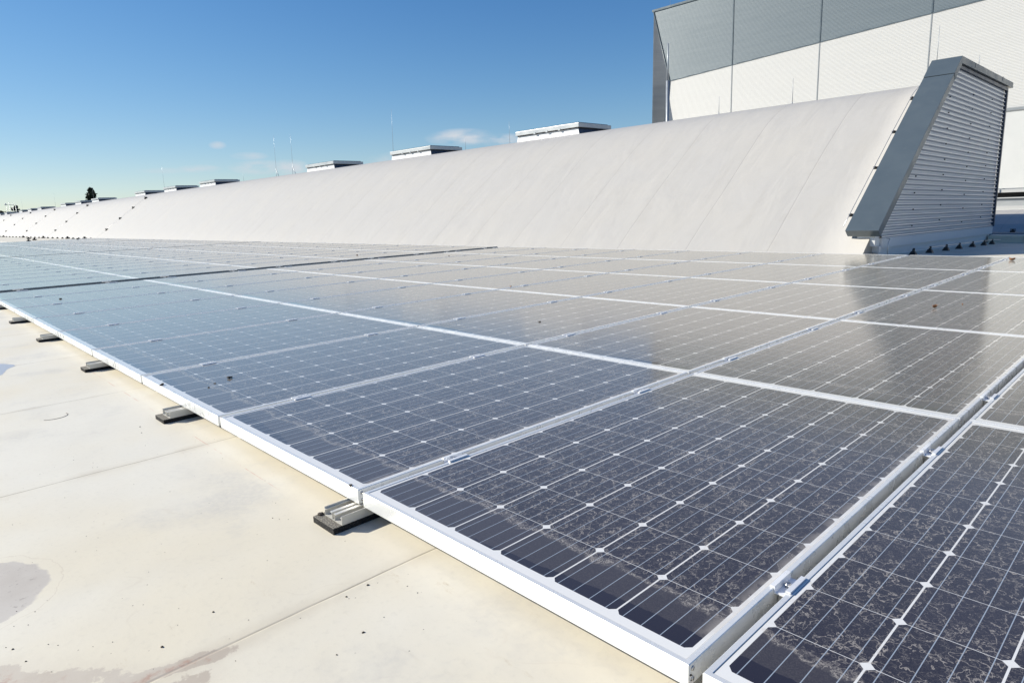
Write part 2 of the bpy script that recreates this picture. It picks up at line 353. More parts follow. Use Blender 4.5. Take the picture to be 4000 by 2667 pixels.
# rubber granulate
g = N('rubber_granulate'); P = g.coords(); v = g.n('ShaderNodeTexVoronoi'); v.inputs['Scale'].default_value = 260; g.L(P, v.inputs['Vector'])
nz = g.noise(P, 160, 3, .7)
g.col(g.mix(g.step(nz, .55, .7), (.012, .012, .013), (.10, .09, .085))); g.set(rough=.85); g.bump(v.outputs['Distance'], 1.0, .004); M['rubber'] = g.m
g = N('ribbed_rubber_top'); P = g.coords(); xx, yy, zz = g.sep(P)
rb = g.M('FRACT', g.M('MULTIPLY', xx, 130)); nz = g.noise(P, 220, 3, .7)
g.col(g.mix(g.step(nz, .4, .62), (.10, .09, .08), g.mix(g.step(rb, .3, .7), (.36, .34, .28), (.16, .15, .13)))); g.set(rough=.85); g.bump(g.M('ADD', g.step(rb, .3, .6), nz), .8, .002); M['rubber_top'] = g.m
# stains
def stain(name, c0, c1, c2, rough=.6, thr=.5):
    g = N(name); P = g.world(); n = g.noise(P, 9, 7, .68); f = g.noise(P, 70, 4, .7); b = g.noise(P, 2.5, 3)
    c = g.mix(g.step(n, .42, .66), c0, c1); c = g.mix(g.step(b, thr, thr+.18), c, c2); c = g.mix(g.step(f, .60, .72, 0, .45), c, (.07, .05, .045))
    g.col(c); g.set(rough=rough); g.bump(f, .25, .002); return g.m
M['stain_grey'] = stain('dried_silt', (.50, .485, .48), (.455, .435, .43), (.40, .33, .32), thr=.52)
M['stain_brown'] = stain('dried_mud', (.47, .42, .37), (.38, .325, .275), (.40, .27, .21))
g = N('water'); g.col((.05, .06, .07)); g.set(rough=.03, spec=.5); g.bump(g.noise(g.world(), 3, 2), .02, .01); M['water'] = g.m
g = N('shallow_water'); g.col((.47, .47, .50)); g.set(rough=.28, spec=.5); M['shallow'] = g.m
g = N('terrain'); P = g.world(); g.col(g.mix(g.noise(P, .02, 5), (.05, .075, .03), (.10, .10, .06))); g.set(rough=.9); M['terrain'] = g.m
g = N('ridge_cable_alu'); g.col((.55, .56, .58)); g.set(rough=.35, metal=.8); M['wire'] = g.m

# ------------------------------------------------------------------ setting
ZG = -.083
def gz(y): return ZG if y < 9.0 else ZG-.031*(y-9.0)
vs = []; fs = []
xs = [-260, -120, -60, -30, -15, -8, -4, 0, 4, 10, 25, 60]; ys = [-60, -20, -6, -2, 0, 3, 6, 9.0, 11, 13, 15.4, 20, 40, 80]
for yy in ys:
    for xx in xs: vs.append((xx, yy, gz(min(yy, 20))))
n = len(xs)
for j in range(len(ys)-1):
    for i in range(n-1): fs.append((j*n+i, j*n+i+1, (j+1)*n+i+1, (j+1)*n+i))
tag(raw('roof', vs, fs, M['membrane']), kind='structure')
b = MB(); b.box(-260, 60, -60, 80, -11.9, -.9); tag(b.build('roof_base', M['plinth']), kind='structure')
tag(raw('ground', [(-4000, -4000, -12), (4000, -4000, -12), (4000, 4000, -12), (-4000, 4000, -12)], [(0, 1, 2, 3)], M['terrain']), kind='structure')

# ------------------------------------------------------------------ curved ridge (membrane-clad)
prof = [(8.42, -.16), (8.50, -.083), (9.0, .33), (9.6, .80), (10.2, 1.265), (10.8, 1.725), (11.1, 1.945), (11.3, 2.085), (11.5, 2.21), (11.7, 2.32),
        (11.9, 2.405), (12.1, 2.468), (12.3, 2.51), (12.6, 2.55), (13.0, 2.575), (13.6, 2.585), (15.0, 2.585), (15.44, 2.575), (15.46, 2.4), (15.46, -.4)]
ridge = empty('curved_roof_ridge', (-1.64, 8.5, ZG), 'long pale membrane-covered curved roof ridge rising behind the solar panels', 'roof ridge')
vs = []; fs = []
rx = [0-i*1.362*.5 for i in range(24)]+[-17-i*6.0 for i in range(1, 25)]
rng = random.Random(3)
for i, xx in enumerate(rx):
    for j, (yy, zz) in enumerate(prof):
        w = .010*math.sin(i*2.1+j*.9)*(1 if 1 < j < 12 else 0) if i < 24 else 0
        vs.append((xx, yy-8.5-w*.6, zz-ZG+w))
m_ = len(prof)
for i in range(len(rx)-1):
    for j in range(m_-1): fs.append((i*m_+j, i*m_+j+1, (i+1)*m_+j+1, (i+1)*m_+j))
fs.append(tuple(range(m_)))
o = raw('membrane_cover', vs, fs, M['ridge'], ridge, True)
# the fin's membrane collar near its foot and a circular patch
for (px_, py_, r_) in ((-2.75, 9.95, .13), (-4.1, 8.95, .06), (-2.2, 9.2, .05)):
    k = MB(); pts = []
    zz = -.083+.775*(py_-8.5)
    for a in range(20):
        t = 2*math.pi*a/20; dx = r_*math.cos(t); ds = r_*math.sin(t)
        pts.append((px_+dx+1.64, py_-8.5+ds*.79-.004, zz-ZG+ds*.612+.005))
    k.add(pts, [tuple(range(20))]); k.build('patch', M['ridge'], ridge)

# ------------------------------------------------------------------ end fin
XF = -1.5
fin = empty('ridge_end_fin', (XF, 8.7, ZG), 'slate-capped fin with corrugated metal side closing the near end of the curved ridge', 'roof fin')
def Fp(y, z): return (y-8.7, z-ZG)
# cap: slanted run and level run
A, Bk, C_, D_ = (8.664, .278), (11.546, 2.516), (11.922, 2.819), (15.736, 2.787)
def inner(p, q, t):
    d = Vector((q[0]-p[0], q[1]-p[1])).normalized(); nn = Vector((d.y, -d.x)); return nn*t
nin = inner(A, C_, .115)
A2 = (8.768, .196-.0); B2 = (Bk[0]+nin.x, Bk[1]+nin.y); C2 = (11.965, 2.715); D2 = (15.752, 2.691)
k = MB(); k.prism_x([Fp(*p) for p in (A, A2, B2, Bk)], -.415, 0); k.build('slope_cap', M['slate'], fin, .003)
k = MB(); e = .004
k.prism_x([Fp(*p) for p in ((Bk[0]+.012, Bk[1]+.014), (B2[0]+.012, B2[1]+.010), C2, C_)], -.418, .003); k.build('corner_cap', M['slate'], fin, .003)
k = MB(); k.prism_x([Fp(*p) for p in (C_, C2, D2, D_)], -.417, .0015); k.build('top_cap', M['slate'], fin, .003)
for yy in (12.75, 14.8):
    k = MB(); k.box(.001, .006, yy-8.7, yy-8.7+.05, 2.735-ZG, 2.80-ZG)
    k.build('cap_joint', M['slate'], fin)
# dark soffit strip under the top cap
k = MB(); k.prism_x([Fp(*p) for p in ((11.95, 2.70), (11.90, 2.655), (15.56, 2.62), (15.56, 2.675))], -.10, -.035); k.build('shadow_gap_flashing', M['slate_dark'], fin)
# corrugated side sheet
def ystart(z):                                   # along the inner edge of the sloped cap
    return max(8.975, 8.906+(z-.317)*(11.93-8.906)/(2.70-.317))
vs = []; fs = []; rows = 35*8
zlo, zhi = .16, 2.68
for r in range(rows+1):
    t = r/rows; z0 = zlo+(zhi-zlo)*t; ph = 2*math.pi*t*35
    xo = -.068+.028*max(-.85, min(.85, math.sin(ph)*1.1))
    ya = ystart(z0)-.02
    slope = -.020+.010*t
    for s in range(9):
        yy = ya+(15.5-ya)*s/8
        vs.append((xo, yy-8.7, z0+slope*(yy-8.97)-ZG+.0))
for r in range(rows):
    for s in range(8): fs.append((r*9+s, r*9+s+1, (r+1)*9+s+1, (r+1)*9+s))
raw('corrugated_sheet', vs, fs, M['corr'], fin)
k = MB(); k.prism_x([Fp(*p) for p in ((8.96, .0), (8.99, .22), (11.98, 2.66), (15.45, 2.62), (15.45, -.35), (9.1, -.35))], -.40, -.085); k.build('core_wall', M['plinth'], fin)
# screws of the sheet
r2 = random.Random(5)
for ci, yy in enumerate((10.2, 11.6, 13.0, 14.35)):
    for q in range(11):
        zz = .30+q*.235+(.06 if ci % 2 else 0)
        if ystart(zz) > yy-.15 or zz > 2.6: continue
        k = MB(); k.tube([(-.046, yy-8.7, zz-ZG-.02*(yy-9)), (-.030, yy-8.7, zz-ZG-.02*(yy-9))], .010, 6); k.build('screw', M['black'], fin)
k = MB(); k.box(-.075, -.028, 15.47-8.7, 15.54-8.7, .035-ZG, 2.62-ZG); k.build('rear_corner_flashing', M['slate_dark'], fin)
k = MB(); k.prism_x([Fp(*p) for p in ((8.985, .030), (8.985, .165), (15.5, .030), (15.5, -.115))], -.30, -.045); k.build('foot_flashing', M['plinth'], fin, .002)
k = MB(); k.prism_x([Fp(*p) for p in ((9.10, -.2), (9.10, .040), (15.2, -.10), (15.2, -.40))], -.38, -.115); k.build('plinth', M['membrane'], fin)
k = MB(); k.box(-.30, -.075, 8.80-8.7, 8.985-8.7, .06-ZG, .21-ZG); k.box(-.20, -.05, 8.90-8.7, 8.984-8.7, -.03-ZG, .06-ZG); k.build('foot_bracket', M['plinth'], fin, .002)
k = MB(); k.box(-.41, -.31, 8.86-8.7, 9.2-8.7, -.02-ZG, .16-ZG); k.build('foot_fill', M['grey_sheet'], fin)
k = MB(); k.tube([(.02, 9.02-8.7, -.07-ZG), (.02, 9.02-8.7, .10-ZG), (.02, 9.08-8.7, .15-ZG), (-.03, 9.1-8.7, .155-ZG)], .006); k.build('earth_rod', M['wire'], fin)

# wire and holders beside the fin cap
k = MB(); wp = []
for yy in (8.95, 9.19, 10.04, 10.74, 11.55, 12.0, 12.4):
    zz = -.083+.775*(yy-8.5) if yy < 11.2 else (2.25 if yy < 11.7 else 2.46 if yy < 12.2 else 2.54)
    wp.append((-2.03, yy-.04, zz+.055))
k.tube(wp, .005, 6); tag(k.build('lightning_wire', M['wire']), 'thin bare lightning wire running up the membrane beside the slate cap of the end fin', 'wire')
def holder_mesh():
    k = MB(); k.box(-.035, .035, -.045, .045, 0, .03); k.box(-.012, .012, -.02, .02, .03, .06); k.tube([(-.04, 0, .05), (.04, 0, .05)], .010, 6)
    return k.mesh('wire_holder', M['black'], .003)
HM = holder_mesh()
def holder(x, y, z, tilt, label, group, sc=1.0):
    o = bpy.data.objects.new('wire_holder', HM); link(o); o.location = (x, y, z); o.rotation_euler = (tilt, 0, 0); o.scale = (sc,)*3
    tag(o, label, 'wire holder', group); return o
for i, yy in enumerate((8.80, 9.19, 10.04, 10.74, 11.50)):
    if i == 0: continue
    zz = -.083+.775*(yy-8.5) if yy < 11.2 else 2.21
    holder(-2.03, yy, zz, math.atan(.775), ['black wire holder at the very foot of the end fin cap', 'lowest clearly seen wire holder clipped to the lightning wire left of the fin cap', 'second wire holder up from the foot of the fin cap', 'third wire holder up beside the fin cap', 'top wire holder beside the fin cap near the ridge crest'][i], 'wire holders beside the end fin', .75)
rowname = ['nearest', 'second nearest', 'middle', 'second farthest', 'farthest']
for ri, xx in enumerate((-43.2, -58.3, -71.1, -83.8, -97.5)):
    for qi, yy in enumerate((9.13, 9.92, 10.70, 11.45)):
        zz = -.083+.775*(yy-8.5) if yy < 11.2 else 2.19
        holder(xx, yy, zz, math.atan(.775), 'dark holder on the ridge, %s from bottom in the %s distant row' % (['first', 'second', 'third', 'fourth'][qi], rowname[ri]), 'wire holders climbing the far ridge', 1.9)
    k = MB(); k.tube([(xx, 8.55, .02), (xx, 9.92, 1.10), (xx, 11.1, 2.0), (xx, 11.5, 2.25), (xx, 12.3, 2.56)], .003, 5)
    tag(k.build('lightning_wire', M['wire']), 'thin wire climbing the curved ridge at the %s distant row of holders' % rowname[ri], 'wire')
# holders along the foot of the ridge far away
for i in range(34):
    xx = -43.5-i*1.55-.012*i*i; big = i in (1, 4, 9, 14, 20, 27)
    holder(xx, 8.30, ZG, 0, 'small black wire holder on the roof at the far foot of the ridge', 'wire holders along the far foot of the ridge', 2.6 if big else 1.6)
for i, (xx, yy) in enumerate(((-45.5, 5.6), (-50.5, 6.6), (-41.2, 7.2), (-57, 7.2))):
    holder(xx, yy, ZG, 0, ['black wire block standing in the far blue puddle', 'black wire block on the roof between far puddle and ridge', 'black wire block just beyond the last panels', 'most distant lone black wire block on the roof'][i], 'wire blocks beyond the last panels', 2.4)

# tent-like holders with wire by the fin
tents = [(-1.30, 9.49), (-1.30, 10.27), (-1.30, 11.14), (-1.30, 11.91), (-1.30, 12.78), (-1.30, 13.62), (-1.30, 14.25)]
k = MB(); k.tube([(x_, y_, gz(y_)+.080) for x_, y_ in tents]+[(-1.26, 14.75, gz(14.7)+.07)], .006, 6)
tag(k.build('lightning_wire', M['wire']), 'bright wire carried along the shaded roof beside the fin on black stands', 'wire')
def stand_mesh():
    k = MB(); k.add([(-.075, -.075, 0), (.075, -.075, 0), (.075, .075, 0), (-.075, .075, 0), (-.035, -.04, .09), (.035, -.04, .09), (.035, .04, .09), (-.035, .04, .09)],
                    [(0, 3, 2, 1), (4, 5, 6, 7), (0, 1, 5, 4), (1, 2, 6, 5), (2, 3, 7, 6), (3, 0, 4, 7)])
    k.box(-.014, .014, -.03, .03, .09, .14); k.box(-.022, .022, .032, .045, .08, .155); return k.mesh('wire_stand', M['black'], .003)
SM = stand_mesh()
ordn = ['first', 'second', 'third', 'fourth', 'fifth', 'sixth', 'seventh', 'eighth', 'ninth', 'tenth', 'eleventh']
for i, (x_, y_) in enumerate(tents):
    o = bpy.data.objects.new('wire_stand', SM); link(o); o.location = (x_, y_, gz(y_)); o.scale = (.62, .62, .62)
    tag(o, 'black plastic wire stand beside the fin plinth, %s from the panels' % ordn[i], 'wire stand', 'wire stands along the foot of the fin')

# ------------------------------------------------------------------ skylights on the ridge
def make_skylight():
    r = empty('skylight', (0, 0, 0), 'x', 'skylight', 'skylights along the ridge crest')
    k = MB(); z0 = 2.3
    vs = [(-2.35, 0.02, z0), (.06, 0.02, z0), (.06, 1.30, z0), (-2.35, 1.30, z0), (-2.28, .07, 2.705), (-.06, .07, 2.705), (-.06, 1.25, 2.705), (-2.28, 1.25, 2.705)]
    k.add(vs, [(0, 3, 2, 1), (4, 5, 6, 7), (0, 1, 5, 4), (1, 2, 6, 5), (2, 3, 7, 6), (3, 0, 4, 7)]); k.build('upstand', M['slate_dark'], r)
    k = MB(); k.add([(-2.35, .012, z0), (.055, .012, z0), (-.065, .062, 2.70), (-2.275, .062, 2.70), (-2.35, .02, z0), (.055, .02, z0), (-.065, .07, 2.70), (-2.275, .07, 2.70)], [(0, 1, 2, 3), (4, 7, 6, 5), (0, 4, 5, 1), (1, 5, 6, 2), (2, 6, 7, 3), (3, 7, 4, 0)]); k.build('front_panel', M['upstand'], r)
    k = MB(); k.box(-2.31, 0.0, 0, 1.34, 2.72, 2.826); k.build('lid', M['lid'], r, .008)
    k = MB(); k.box(-2.27, -.03, .035, 1.30, 2.70, 2.725); k.build('gasket', M['black'], r)
    k = MB(); k.box(-2.25, -.06, .07, 1.27, 2.822, 2.85); k.build('glazing', M['water'], r, .01)
    for hx in (-.7, -1.15, -1.6): 
        k = MB(); k.box(hx, hx+.07, -.012, .03, 2.70, 2.745); k.build('catch', M['lid'], r)
    return r
def copy_tree(o, parent=None):
    c = o.copy(); S.collection.objects.link(c); c.parent = parent
    for ch in list(o.children): copy_tree(ch, c)
    return c
sky0 = make_skylight(); first = True
for i in range(18):
    if i % 4 == 3: continue
    o = sky0 if first else copy_tree(sky0); first = False
    o.location = (-9.93-6.262*i, 12.58, 0)
    num = i-i//4
    o['label'] = 'low metal-lidded skylight on the ridge crest, %s counting away from the fin' % (ordn+['twelfth', 'thirteenth', 'fourteenth', 'fifteenth'])[num]

# ------------------------------------------------------------------ lightning rods
rods = [(-19.21, 13.2, 2.55, 2.95, 4.36, 'tall rod standing by the second skylight'), (-15.16, 13.2, 2.55, 2.6, 3.06, 'short rod against the cloud between first and second skylight'),
        (-14.17, 14.2, 2.55, 2.8, 3.45, 'faint rod just behind the left end of the nearest skylight'), (-30.6, 14, 2.55, 3.0, 4.66, 'leaning thin rod left of the braced rod in the first skylight gap'),
        (-28.8, 14, 2.55, 3.3, 4.52, 'rod with a diagonal foot brace in the first skylight gap'), (-48.0, 14, 2.55, 3.0, 4.46, 'tall rod beside the sixth skylight'),
        (-85.4, 14, 2.5, 2.9, 4.28, 'rod on the far ridge left of the conifer'), (-107.0, 14, 2.5, 3.0, 4.42, 'farthest rod near the end of the ridge'),
        (-12.17, 20, -.3, 4.9, 6.12, 'thick pale mast in front of the corner of the big hall'), (-10.19, 20, -.3, 3.6, 4.12, 'short rod in front of the white cladding near the hall corner'),
        (-7.75, 20, -.3, 3.6, 4.30, 'thin rod in front of the middle of the white cladding'), (-3.97, 20, -.3, 4.0, 4.99, 'rod rising above the fin cap against the hall cladding'),
        (-3.03, 20, -.3, 3.8, 4.10, 'small rod tip showing over the fin roof edge'), (-29.08, 46, 15.4, 15.6, 17.2, 'rod standing on the roof edge of the big hall'),
        (-32.7, 13.2, 2.55, 2.6, 3.04, 'short rod tip in the gap after the third skylight'), (-64.3, 13.2, 2.5, 2.9, 4.26, 'thin rod beside the distant conifer')]
for (x_, y_, z0, z1, z2, lab) in rods:
    lean = .10 if y_ < 16 and z2 > 4 else 0; th = .006 if y_ < 16 else (.04 if 'mast' in lab else .009)
    r_ = empty('lightning_rod', (x_, y_, z0), lab, 'lightning rod')
    k = MB(); k.tube([(-lean, 0, 0), (0, 0, z1-z0)], th*1.5, 6); k.build('lower_tube', M['rod'], r_)
    k = MB(); k.tube([(0, 0, z1-z0), (lean*.6, 0, z2-z0)], [th, th*.45], 6); k.build('tip', M['rod'], r_)
    if 'brace' in lab:
        k = MB(); k.tube([(.30, 0, .02), (-.02, 0, .55)], .016, 6); k.build('brace', M['rod'], r_)

# ------------------------------------------------------------------ big hall
hall = empty('factory_hall', (-30.6, 46, -12), 'tall industrial hall with corrugated grey and white cladding behind the ridge', 'building')
HX, HZ = 30.6, 12
fold = lambda x: 10.04+.0560*(x+29.04)
def xl(z):                                       # inner edge of the recessed corner
    if z >= 10.04: return -29.04+(z-10.04)*(-30.56+29.04)/(15.38-10.04)
    return -29.04+(10.04-z)*(-29.285+29.04)/(10.04-7.17)
def corr(name, mat, zlo, zhi, xa, xb, pitch=.0775, amp=.006, per=6):
    vs = []; fs = []; n_ = int((zhi-zlo)/pitch*per)
    for r in range(n_+1):
        z = zlo+(zhi-zlo)*r/n_; yo = -amp*max(-.8, min(.8, 1.1*math.sin(2*math.pi*(z-zlo)/pitch)))
        a, b_ = xa(z), xb(z)
        vs += [(a+HX, yo, z+HZ), (max(a, b_)+HX, yo, z+HZ)]
    for r in range(n_):
        if vs[2*r+1][0]-vs[2*r][0] < 1e-4 and vs[2*r+3][0]-vs[2*r+2][0] < 1e-4: continue
        fs.append((2*r, 2*r+1, 2*r+3, 2*r+2))
    raw(name, vs, fs, mat, hall)
XR = 24.0
xf = lambda z: min(XR, -29.04+(z-10.04)/.056)
corr('grey_cladding', M['corr_grey'], 10.04, 15.38, xl, xf)
corr('white_cladding', M['corr_white'], 5.16, 12.99, lambda z: max(xl(z) if z < 10.04 else -99, xf(z) if z > 10.04 else -99), lambda z: XR)
# canted corner strip
vs = []; fs = []; n_ = int((15.38-3.0)/.0775*6)
for r in range(n_+1):
    z = 3.0+(15.38-3.0)*r/n_; yo = -.014*max(-.8, min(.8, 1.1*math.sin(2*math.pi*r/6)))
    t = (15.38-z)/(15.38-7.2); d = 1.1*min(t, 1.6)
    xo = -30.56-.10*t-.0; xi = xl(z)
    vs += [(xo+HX-d*.02, -d+yo, z+HZ), (xi+HX, yo+.001, z+HZ)]
for r in range(n_): fs.append((2*r, 2*r+1, 2*r+3, 2*r+2))
# shift outer edge so that it reads vertical although it steps forward
vs = [((v[0]+(.70*(-v[1]) if i % 2 == 0 else 0)), v[1], v[2]) for i, v in enumerate(vs)]
raw('corner_return', vs, fs, M['corr_dim'], hall)
k = MB(); k.box(0, HX+XR, .05, 30, 0, 15.3+HZ); k.build('core', M['white_sheet'], hall)
k = MB(); k.box(-.08, HX+XR, -.06, .30, 15.38+HZ, 15.53+HZ); k.build('roof_flashing', M['slate'], hall)
for sx in (-23.83, -17.66, -11.26, -5.0, 1.2, 7.5, 13.8):
    k = MB(); k.box(sx+HX-.035, sx+HX+.035, -.030, .05, fold(sx)+HZ, 15.379+HZ); k.build('grey_joint_strip', M['slate'], hall)
    k = MB(); k.box(sx+HX-.030, sx+HX+.030, -.022, .05, 5.21+HZ, fold(sx)+HZ-.001); k.build('white_joint_strip', M['grey_sheet'], hall)
k = MB(); k.prism_y([(-29.04+HX, 10.02+HZ), (XR+HX, fold(XR)-.02+HZ), (XR+HX, fold(XR)+.03+HZ), (-29.04+HX, 10.07+HZ)], -.03, .04); k.build('fold_trim', M['slate'], hall)
k = MB(); k.tube([(-30.56+HX, -.02, 15.38+HZ), (-29.04+HX, -.02, 10.04+HZ), (-29.285+HX, -.02, 7.17+HZ), (-29.6+HX, -.02, 3.4+HZ)], .05, 6); k.build('corner_trim', M['slate'], hall)
k = MB(); k.box(HX-29.6, HX+XR, -.10, .05, 5.06+HZ, 5.20+HZ); k.build('sill_ledge', M['grey_sheet'], hall)
k = MB(); k.box(HX-29.6, HX+XR, -.03, .05, .5+HZ, 5.058+HZ); k.build('smooth_base_panel', M['white_sheet'], hall)

# ------------------------------------------------------------------ low structures behind the fin (right edge of view)
X0, X1 = -1.55, 30
o = MB(); o.box(X0, X1, 15.2, 15.62, -.45, -.192); o.box(X0, X1, 15.215, 15.62, -.192, -.136)
tag(o.build('membrane_kerb', M['membrane'], None, .006), 'low cream membrane-covered kerb behind the fin at the right edge', 'kerb')
k = MB(); k.tube([(X0-.4, 16.1, -.19), (X1, 16.1, -.19)], .068, 12); tag(k.build('grey_pipe', M['grey_sheet']), 'long grey pipe lying behind the low cream kerb', 'pipe')
r_ = empty('second_roof_ridge', (X0-2, 16.3, -.4), 'pale second curved ridge with a metal parapet beyond the grey pipe', 'roof ridge')
k = MB(); pr_ = [(0, 0), (0, .27), (.25, .335), (.5, .42), (1.2, .56), (1.9, .65), (2.4, .68), (2.4, 0)]
k.prism_x(pr_, 0, X1+4); k.build('membrane_cover', M['ridge'], r_)
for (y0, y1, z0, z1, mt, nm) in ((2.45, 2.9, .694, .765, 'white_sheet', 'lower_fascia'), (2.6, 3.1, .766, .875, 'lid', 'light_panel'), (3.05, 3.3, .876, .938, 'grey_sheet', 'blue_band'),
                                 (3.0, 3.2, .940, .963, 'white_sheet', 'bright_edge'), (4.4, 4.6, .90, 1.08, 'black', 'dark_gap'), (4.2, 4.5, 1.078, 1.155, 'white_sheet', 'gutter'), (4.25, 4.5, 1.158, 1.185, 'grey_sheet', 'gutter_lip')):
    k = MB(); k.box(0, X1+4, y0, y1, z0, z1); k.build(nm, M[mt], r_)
for i in range(6):
    holder(-1.35+i*.55+.05*math.sin(i*3), 16.35, -.13, 0, 'dark wire block on the foot of the second ridge, %s from the fin' % ordn[i], 'wire blocks on the second ridge', 1.2)

# ------------------------------------------------------------------ solar panels
PITCH, ROW = 1.0182, 1.660
GL = .0015
def frame_mesh():
    k = MB(); H = .040; lip = .0115; w, l = PWD, PL
    # profile of one side: outer face, top lip with a small chamfer and inner drop; mitred ring
    ring = [(0, -H), (0, -.0012), (.0012, 0), (lip-.0008, -.0002), (lip, -.0009), (lip, -.0060), (.0022, -.0060), (.0022, -H+.002), (.028, -H+.002), (.028, -H)]
    vs = []; n_ = len(ring)
    for (d, z) in ring:
        vs += [(d, d, z), (w-d, d, z), (w-d, l-d, z), (d, l-d, z)]
    fs = []
    for i in range(n_):
        j = (i+1) % n_
        for q in range(4):
            r = (q+1) % 4; fs.append((4*i+q, 4*i+r, 4*j+r, 4*j+q))
    k.add(vs, fs); return k.mesh('frame', M['frame'])
def glass_mesh():
    d = .0105; z = -.0017; k = MB()
    k.box(d, PWD-d, d, PL-d, z-.004, z); return k.mesh('glass_laminate', M['glass'])
FM, GM = frame_mesh(), glass_mesh()
def screw_mesh():
    k = MB(); k.tube([(PWD, .012, -.011), (PWD+.0016, .012, -.011)], .0042, 10); return k.mesh('frame_screw', M['steel'])
SCM = screw_mesh()
rowtxt = ['the front row along the open roof edge', 'the second row', 'the middle row', 'the fourth row', 'the back row against the curved ridge']
blocktxt = ['foreground block', 'second block beyond the first dark gap', 'third block far down the roof', 'farthest block of the array']
NCOL = 11; OX = [-8*PITCH+.0127, -8.482-11*PITCH+.02, -8.482-11*PITCH-.27-11*PITCH+.04, -8.482-11*PITCH-.54-22*PITCH+.06]
bigord = ordn
rj = random.Random(11)
for bi in range(4):
    for row in range(5):
        for c_ in range(NCOL):
            x_ = OX[bi]+c_*PITCH; y_ = row*ROW+.004
            near = NCOL-1-c_ if bi else None
            if bi == 0:
                idx = c_-7       # 0 = panel whose left corner is at the origin
                if idx == 0: pos = 'the large one nearest the camera left of the foreground gap' if row == 0 else 'in line with the large foreground panel'
                elif idx > 0: pos = ['', 'first', 'second', 'third'][idx]+' to the right of the large foreground panel line'
                else: pos = ordn[-idx-1]+' to the left of the large foreground panel line'
                if idx == 3: pos = 'last one at the right end of the block'
            else: pos = '%s column counted leftward from the gap' % ordn[near]
            lab = 'framed dusty solar panel in %s of the %s, %s' % (rowtxt[row].replace('along the open roof edge', '').strip(), blocktxt[bi].split(' beyond')[0], pos)
            words = lab.split()
            if len(words) > 16:
                a_ = ['front row', 'second row', 'middle row', 'fourth row', 'back row'][row]; b_ = ['foreground block', 'second block', 'third block', 'farthest block'][bi]
                if bi == 0:
                    p_ = {0: 'foremost column left of the open gap', 3: 'rightmost column'}.get(idx, ('%s column right' % ['', 'first', 'second', ''][idx] if idx > 0 else '%s column left' % ordn[-idx-1])+' of the foremost one')
                else: p_ = '%s column left of the gap' % ordn[near]
                lab = 'dusty solar panel, %s of %s, %s' % (a_, b_, p_)
            e_ = empty('solar_panel', (x_, y_, 0), lab, 'solar panel', 'solar panels laid flat in rows on the roof')
            e_.rotation_euler = (rj.uniform(-.00025, .00025), rj.uniform(-.00025, .00025), 0)
            link(bpy.data.objects.new('frame', FM), e_); link(bpy.data.objects.new('glass_laminate', GM), e_)
            if bi == 0 and row < 2 and 4 <= c_ <= 9:
                link(bpy.data.objects.new('frame_screw', SCM), e_)
                s_ = link(bpy.data.objects.new('frame_screw', SCM), e_); s_.location = (0, 0, -.019)

# clamps
def clamp_meshes():
    k = MB(); L_ = .05
    # channel section across the gap (x) extruded along y, with wings on both frames
    sec = [(-.020, .0008), (-.020, .0040), (-.0105, .0046), (-.0095, -.008), (.0095, -.008), (.0105, .0046), (.020, .0040), (.020, .0008), (.0125, .0006), (.0122, -.0105), (-.0122, -.0105), (-.0125, .0006)]
    k.prism_y(sec, -L_/2*1.4, L_/2*1.4); body = k.mesh('clamp_body', M['clamp'])
    k = MB(); k.tube([(0, 0, -.008), (0, 0, -.001)], .0062, 12); k.tube([(0, 0, -.001), (0, 0, .0006)], [.0062, .0045], 12); bolt = k.mesh('bolt', M['steel'])
    k = MB(); k.box(-.0115, .0115, -.016, .016, -.075, -.0106); post = k.mesh('clamp_post', M['alu'])
    return body, bolt, post
CB, CBo, CP = clamp_meshes()
nb = 0
def clamp(x_, y_, lab, group, rz=0):
    e_ = empty('panel_clamp', (x_, y_, 0), lab, 'clamp', group)
    for nm, me in (('clamp_body', CB), ('bolt', CBo), ('clamp_post', CP)): link(bpy.data.objects.new(nm, me), e_)
rr = ['front row', 'second row', 'middle row', 'fourth row', 'back row']
for bi in range(3):
    for row in range(5):
        for c_ in range(1, NCOL):
            gx = OX[bi]+c_*PITCH-(PITCH-PWD)/2
            for h_, cy in enumerate((.34, 1.29)):
                nb += 1
                if nb > 290: continue
                if bi == 0:
                    gi = c_-8
                    pl = 'right edge of the large foreground column' if gi == 0 else ('%s gap right of the open foreground gap' % ordn[gi-1] if gi > 0 else '%s gap left of the open foreground gap' % ordn[-gi-1])
                else: pl = '%s gap from the dark gap' % ordn[NCOL-1-c_]
                clamp(gx, row*ROW+cy+rj.uniform(-.02, .02), 'silver clamp, %s half of %s, %s%s' % (('near', 'far')[h_], rr[row], pl, ['', ', second block', ', third block'][bi]), 'silver clamps gripping neighbouring panel frames')
# end clamps at the dark gaps
for gi_, gx in enumerate((OX[0]-.012, OX[1]+11*PITCH-.012, OX[1]-.012, OX[2]+11*PITCH-.012)):
    for row in range(5):
        for h_, cy in enumerate((.34, 1.29)):
            e_ = empty('end_clamp', (gx, row*ROW+cy, 0), 'end clamp on the %s side of the %s dark gap, %s half of %s' % (('near', 'far')[gi_ % 2], ('first', 'second')[gi_//2], ('near', 'far')[h_], rr[row]), 'clamp', 'end clamps along the dark gaps')
            s = -1 if gi_ % 2 == 0 else 1
            k_ = bpy.data.objects.new('clamp_body', CB); link(k_, e_); k_.scale = (1, 1.5, 1)
            link(bpy.data.objects.new('clamp_post', CP), e_)

